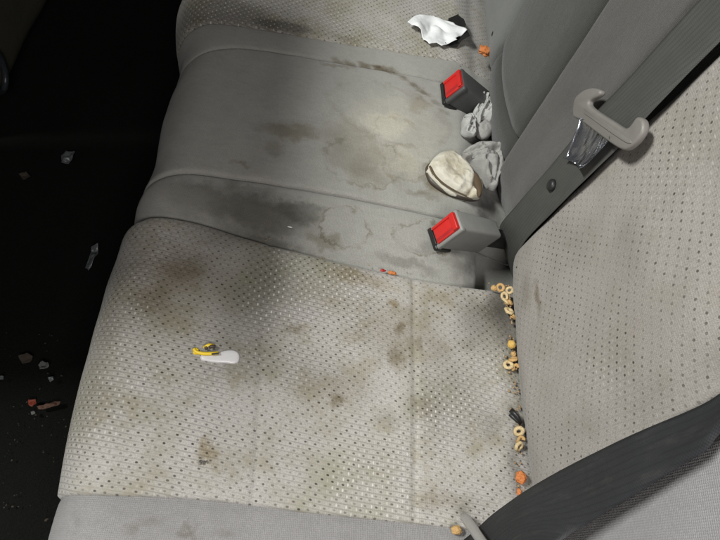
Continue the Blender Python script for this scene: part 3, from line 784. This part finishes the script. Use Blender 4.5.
# ------------------------------------------------------------------ cereal along the crease
def ring_mesh(R, r, seed, cut=0):
    bm = bmesh.new(); rings = []
    for i in range(28):
        a = 2 * math.pi * i / 28; row = []
        for k in range(14):
            b = 2 * math.pi * k / 14
            d = Vector((math.cos(a), math.sin(a), 0)); n = d * math.cos(b) + Vector((0, 0, math.sin(b)))
            p = d * R + n * r
            p += n * r * (.34 * noise.noise(p * 300 + Vector((seed, 0, 0))) + .2 * noise.noise(p * 900 + Vector((0, seed, 0))))
            p.x *= 1 + .10 * math.sin(seed); p.y *= 1 - .10 * math.sin(seed * 2)
            row.append(bm.verts.new(p))
        rings.append(row)
    if cut: bm.faces.new(rings[0]); bm.faces.new(rings[28 - cut])
    for i in range(28 - cut):
        for k in range(14):
            bm.faces.new((rings[i][k], rings[(i + 1) % 28][k], rings[(i + 1) % 28][(k + 1) % 14], rings[i][(k + 1) % 14]))
    return bm
GRP = 'oat cereal rings fallen in the seat crease'
rings_ = [
    ((501.5, 286.5), .0048, .0022, (.3, .2), M_ring, 'toasted oat ring lying at the inner corner of the crease, farthest of the upper cluster'),
    ((510, 290), .0046, .0022, (.1, .9), M_ringp, 'pale oat ring leaning on the backrest at the upper cluster'),
    ((505.5, 295.5), .0045, .0022, (-.2, .3), M_ringp, 'pale oat ring in the middle of the upper cluster'),
    ((510.5, 301), .0044, .0022, (.5, .7), M_ring, 'toasted oat ring tucked under another in the upper cluster'),
    ((510, 310), .0050, .0023, (.2, .5), M_ringp, 'pale oat ring, nearest of the upper cluster'),
    ((509.5, 364), .0050, .0024, (.1, .2), M_ringp, 'pale oat ring lying below the yellow puff'),
    ((516, 368), .0046, .0024, (.2, 1.1), M_ring, 'toasted oat ring half hidden by the backrest below the yellow puff'),
    ((519.5, 431), .0050, .0024, (.2, .9), M_ringp, 'pale oat ring standing just below the black hair clip'),
    ((519.5, 446), .0052, .0025, (.3, .8), M_ringp, 'pale oat ring between the hair clip and the orange crumb'),
    ((506.5, 300.5), .0043, .0021, (.9, .4), M_ringp, 'pale oat ring lying aslant on the left of the upper cluster'),
    ((512.5, 315.5), .0044, .0021, (.2, 1.2), M_ring, 'toasted oat ring on edge just below the upper cluster, against the backrest'),
    ((513.5, 359), .0042, .0022, (.4, 1.0), M_ring, 'toasted oat ring on edge between the yellow puff and the pale ring'),
    ((521, 440), .0044, .0022, (.3, 1.2), M_ring, 'toasted oat ring on edge behind the two pale rings near the hair clip'),
]
for k, (px, R, r, rot, mat, lab) in enumerate(rings_):
    o = tag(obj('cereal_ring', ring_mesh(R * .92, r * .92, k * 3.7, (0, 0, 0, 9, 0, 0, 11, 0, 0, 0, 12, 0, 8)[k]), mat), lab, 'cereal', GRP)
    p = onz(px, .0085); o.location = (p.x, p.y, (.0045 + .003 * rot[1])); o.rotation_euler = (rot[0], -rot[1], k)
def lump(r, seed, sq=(1, 1, .8), amp=.25, sub=4):
    bm = bmesh.new(); bmesh.ops.create_icosphere(bm, subdivisions=sub, radius=1.0)
    for v in bm.verts:
        d = 1 + amp * noise.noise(v.co * 1.7 + Vector((seed, 0, 0))) + amp * .4 * noise.noise(v.co * 5 + Vector((0, seed, 0)))
        d += amp * .35 * noise.noise(v.co * 11 + Vector((seed, seed, 0)))
        v.co = Vector((v.co.x * sq[0], v.co.y * sq[1], v.co.z * sq[2])) * r * d
    return bm
def put(name, bm, mat, px, z, label, cat, rot=(0, 0, 0), group=None):
    o = tag(obj(name, bm, mat), label, cat, group); p = onz(px, z); o.location = p; o.rotation_euler = rot
    return o
put('corn_puff', lump(.0056, 3, amp=.12), M_puff, (511.5, 344.5), .0085, 'round yellow corn puff in the seat crease', 'snack')
put('cereal_crumb', lump(.0042, 5), M_ring, (494, 288), .004, 'small tan cereal crumb beside the farthest oat ring', 'crumb')
put('cereal_crumb', lump(.0036, 6), M_ring, (513.5, 354), .007, 'tan cereal crumb just under the yellow puff', 'crumb')
put('cereal_crumb', lump(.0038, 9), M_ring, (507, 302), .006, 'tan cereal crumb among the upper cluster of oat rings', 'crumb')
put('cereal_crumb', lump(.0052, 7, (1.1, .9, .7)), M_ring, (456.5, 530), .007, 'tan cereal piece beside the grey belt anchor bar', 'crumb')
put('cracker_piece', lump(.0062, 11, (1, 1.1, .7), .4), M_orange, (521, 477), .007, 'bright orange cracker piece in the crease above the black belt', 'cracker')
put('cracker_piece', lump(.0036, 14, (.7, 1.2, .7), .4), M_orange, (519, 492), .005, 'thin orange cracker sliver at the edge of the black belt', 'cracker')
put('cracker_piece', lump(.010, 17, (1.2, .9, .7), .45), M_orange, (485, 51), .006, 'orange cracker piece beside the far backrest and tissue', 'cracker')
put('cracker_crumb', lump(.0034, 21, (1.6, .8, .6), .4), M_orange, (392, 273), .002, 'tiny orange crumb on the edge between dotted insert and grey bolster', 'crumb')
put('cracker_crumb', lump(.0024, 24, (1.5, .8, .6), .4), M_redd, (383, 270.5), .002, 'tiny dark red crumb on the edge of the grey bolster', 'crumb')
put('lint_scrap', lump(.0026, 27, (1.6, .35, .3), .3), M_tissue, (342, 83), .005, 'tiny pale fleck on the grey centre panel', 'lint', (0, 0, .6))
put('lint_scrap', lump(.0022, 29, (1.5, .3, .3), .3), M_tissue, (290, 227), .000, 'tiny pale fleck on the dark spill of the grey bolster', 'lint', (0, 0, -.05))

hc = thing('hair_clip', 'small black hair clip stuck in the seat crease', 'hair clip')
q0, q1, q2 = onz((511, 410), .010), onz((516, 416), .011), onz((521, 423), .010)
obj('upper_arm', tube([q0, q1 + Vector((0, 0, .002)), q2], lambda t: .0034 - .0014 * t, 8), M_black, hc)
obj('lower_arm', tube([onz((510, 414), .006), onz((515, 419), .006), onz((521, 424), .008)], lambda t: .0028 - .0010 * t, 8), M_black, hc)
obj('spring', tube([onz((515, 412), .013), onz((519, 415), .014)], .0011, 6), M_chrome, hc)

# small white and yellow toy clip on the insert
tc = thing('toy_clip', 'white oval tag with a yellow and black clip on the dotted insert', 'toy')
ov = crop([(210, 275), (225, 250), (270, 240), (340, 240), (400, 225), (460, 222), (498, 240), (508, 275), (495, 310), (460, 322), (400, 318), (330, 315), (260, 305), (222, 295)], 7.2, 170, 320)
obj('tag', dome([onz(p, .004) for p in ov], .0042, .0042, 33, .05, 30, 14, 4, 3.5, warp=.0004), M_wh, tc)
def zt(pts, z, r): return tube(smooth_path([onz(p, zz) for p, zz in zip(crop(pts, 7.2, 170, 320), z)], 4), r, 8)
yc_ = obj('clip', zt([(172, 208), (190, 230), (240, 242), (300, 242), (350, 238)], [.007, .008, .0095, .0100, .0095], .0021), M_yel, tc)
obj('clip_end', lump(.0040, 41, (.9, 1.0, .7), .2), M_yel, tc).location = onz(crop([(188, 226)], 7.2, 170, 320)[0], .006)
obj('hinge', zt([(245, 200), (280, 180), (320, 188)], [.008, .0105, .008], .0020), M_yel, tc)
obj('hinge_pin', zt([(285, 196), (305, 190), (322, 194)], [.0098, .0112, .0100], .0022), M_dark, tc)
obj('hinge_pin', zt([(252, 204), (268, 198)], [.009, .0100], .0022), M_dark, tc)
obj('clip_stripe', zt([(300, 246), (328, 243), (350, 241)], [.0118, .0120, .0116], .0012), M_dark, tc)

# ------------------------------------------------------------------ scraps on the footwell carpet
FZ = -.352
def scrap(name, pts, mat, label, cat, seed, lift=.008, grp='scraps on the footwell carpet'):
    mx = sum(p[0] for p in pts) / len(pts); my = sum(p[1] for p in pts) / len(pts)
    pts = [(mx + (p[0] - mx) * .82, my + (p[1] - my) * .82) for p in pts]
    rnd = random.Random(seed); q = []
    for i, p in enumerate(pts):
        n_ = pts[(i + 1) % len(pts)]
        for k in range(3): q.append((p[0] + (n_[0] - p[0]) * k / 3 + rnd.uniform(-.35, .35), p[1] + (n_[1] - p[1]) * k / 3 + rnd.uniform(-.35, .35)))
    pts = q
    return tag(obj(name, sheet([onz(p, FZ) for p in pts], FZ, lift, seed, 45, sub=1), mat), label, cat, grp)
scrap('paper_scrap', [(38, 366), (43, 361), (50, 363), (51, 368), (45, 371), (40, 371)], M_litp, 'pale paper scrap on the carpet above the red scrap', 'scrap', 51)
scrap('paper_scrap', [(60, 157), (66, 152), (77, 151), (75, 160), (69, 166), (61, 165)], M_litd, 'grey paper scrap in the dark upper footwell', 'scrap', 52)
scrap('foil_wrapper', [(84, 270), (90, 255), (92, 246), (101, 244), (99, 256), (93, 268), (88, 274)], M_litd, 'shiny grey wrapper strip on the carpet below the grey bolster', 'wrapper', 53)
scrap('plastic_scrap', [(28, 400), (37, 399), (38, 405), (32, 408), (28, 405)], M_litr, 'red orange scrap on the carpet', 'scrap', 54)
scrap('crumb_strip', [(35, 407), (46, 404), (56, 401), (63, 401), (63, 405), (54, 408), (44, 410), (37, 411)], M_litt, 'pinkish tan strip beside the red scrap on the carpet', 'scrap', 55)
scrap('paper_scrap', [(17, 356), (27, 352), (35, 356), (32, 364), (22, 365)], M_crumb, 'dull tan smear of paper on the carpet left of the pale scrap', 'scrap', 56, .004)
scrap('paper_scrap', [(48, 378), (54, 377), (55, 381), (50, 383)], M_litd, 'small grey scrap between the pale paper and the tan strip', 'scrap', 57, .004)
scrap('paper_scrap', [(31, 412), (35, 411), (36, 414), (32, 416)], M_litp, 'tiny pale scrap under the tan strip', 'scrap', 58, .004)
scrap('paper_scrap', [(18, 174), (27, 172), (32, 178), (24, 183)], M_crumb, 'dim brown scrap in the upper footwell', 'scrap', 59, .004)
scrap('paper_scrap', [(0, 376), (4, 376), (5, 380), (0, 381)], M_litd, 'small grey scrap at the edge of the footwell', 'scrap', 60, .004)
random.seed(3)
bm = bmesh.new()
for k in range(65):
    c = onz((random.uniform(2, 66), random.uniform(330, 535)), FZ); r = random.uniform(.0005, .0015)
    m = bmesh.ops.create_icosphere(bm, subdivisions=1, radius=r, matrix=Matrix.Translation((c.x, c.y, FZ - .001)) @ Matrix.Diagonal((random.uniform(.6, 1.8), random.uniform(.6, 1.6), .6, 1)))
o = obj('floor_crumbs', bm, M_crumb); o['kind'] = 'stuff'; o['label'] = 'fine tan crumbs scattered over the carpet'
bm = bmesh.new()
for k in range(120):
    t = random.random() ** 1.3; c = onz((random.gauss(510 + 10 * t, 3.5 - 1 * t), 284 + 208 * t), .004); r = random.uniform(.0005, .0020)
    bmesh.ops.create_icosphere(bm, subdivisions=1, radius=r, matrix=Matrix.Translation((min(c.x, .0), c.y, .0028)))
for k in range(45):
    x = random.uniform(-.36, -.01); c = Vector((x, (Y1(x) if random.random() < .6 else Y4(x)) + random.gauss(0, .006), .0005)); r = random.uniform(.0004, .0012)
    bmesh.ops.create_icosphere(bm, subdivisions=1, radius=r, matrix=Matrix.Translation(c))
o = obj('seat_crumbs', bm, M_scrumb); o['kind'] = 'stuff'; o['label'] = 'fine crumbs along the seams and crease of the seat'

# ------------------------------------------------------------------ light
W = bpy.data.worlds.new('World'); S.world = W; W.use_nodes = True
W.node_tree.nodes['Background'].inputs[0].default_value = (.78, .82, .80, 1); W.node_tree.nodes['Background'].inputs[1].default_value = .06
def area(name, loc, target, size, power, col):
    l = bpy.data.lights.new(name, 'AREA'); l.shape = 'RECTANGLE'; l.size, l.size_y = size; l.energy = power; l.color = col
    o = bpy.data.objects.new(name, l); COL.objects.link(o); o.location = loc
    o.rotation_euler = (Vector(target) - Vector(loc)).to_track_quat('-Z', 'Y').to_euler()
area('door_light', (-.24, -.52, .98), (-.20, .10, 0), (.40, .30), 7.8, (1.0, .955, .945))
area('windscreen_light', (-1.5, .22, 1.62), (-.1, .45, .1), (.5, .16), 60, (.985, 1.0, .965))

S.view_settings.view_transform = 'Standard'; S.view_settings.look = 'None'; S.view_settings.exposure = 0; S.view_settings.gamma = 1
S.render.engine = 'CYCLES'
S.cycles.max_bounces = 6
try: S.cycles.use_denoising = True
except Exception: pass
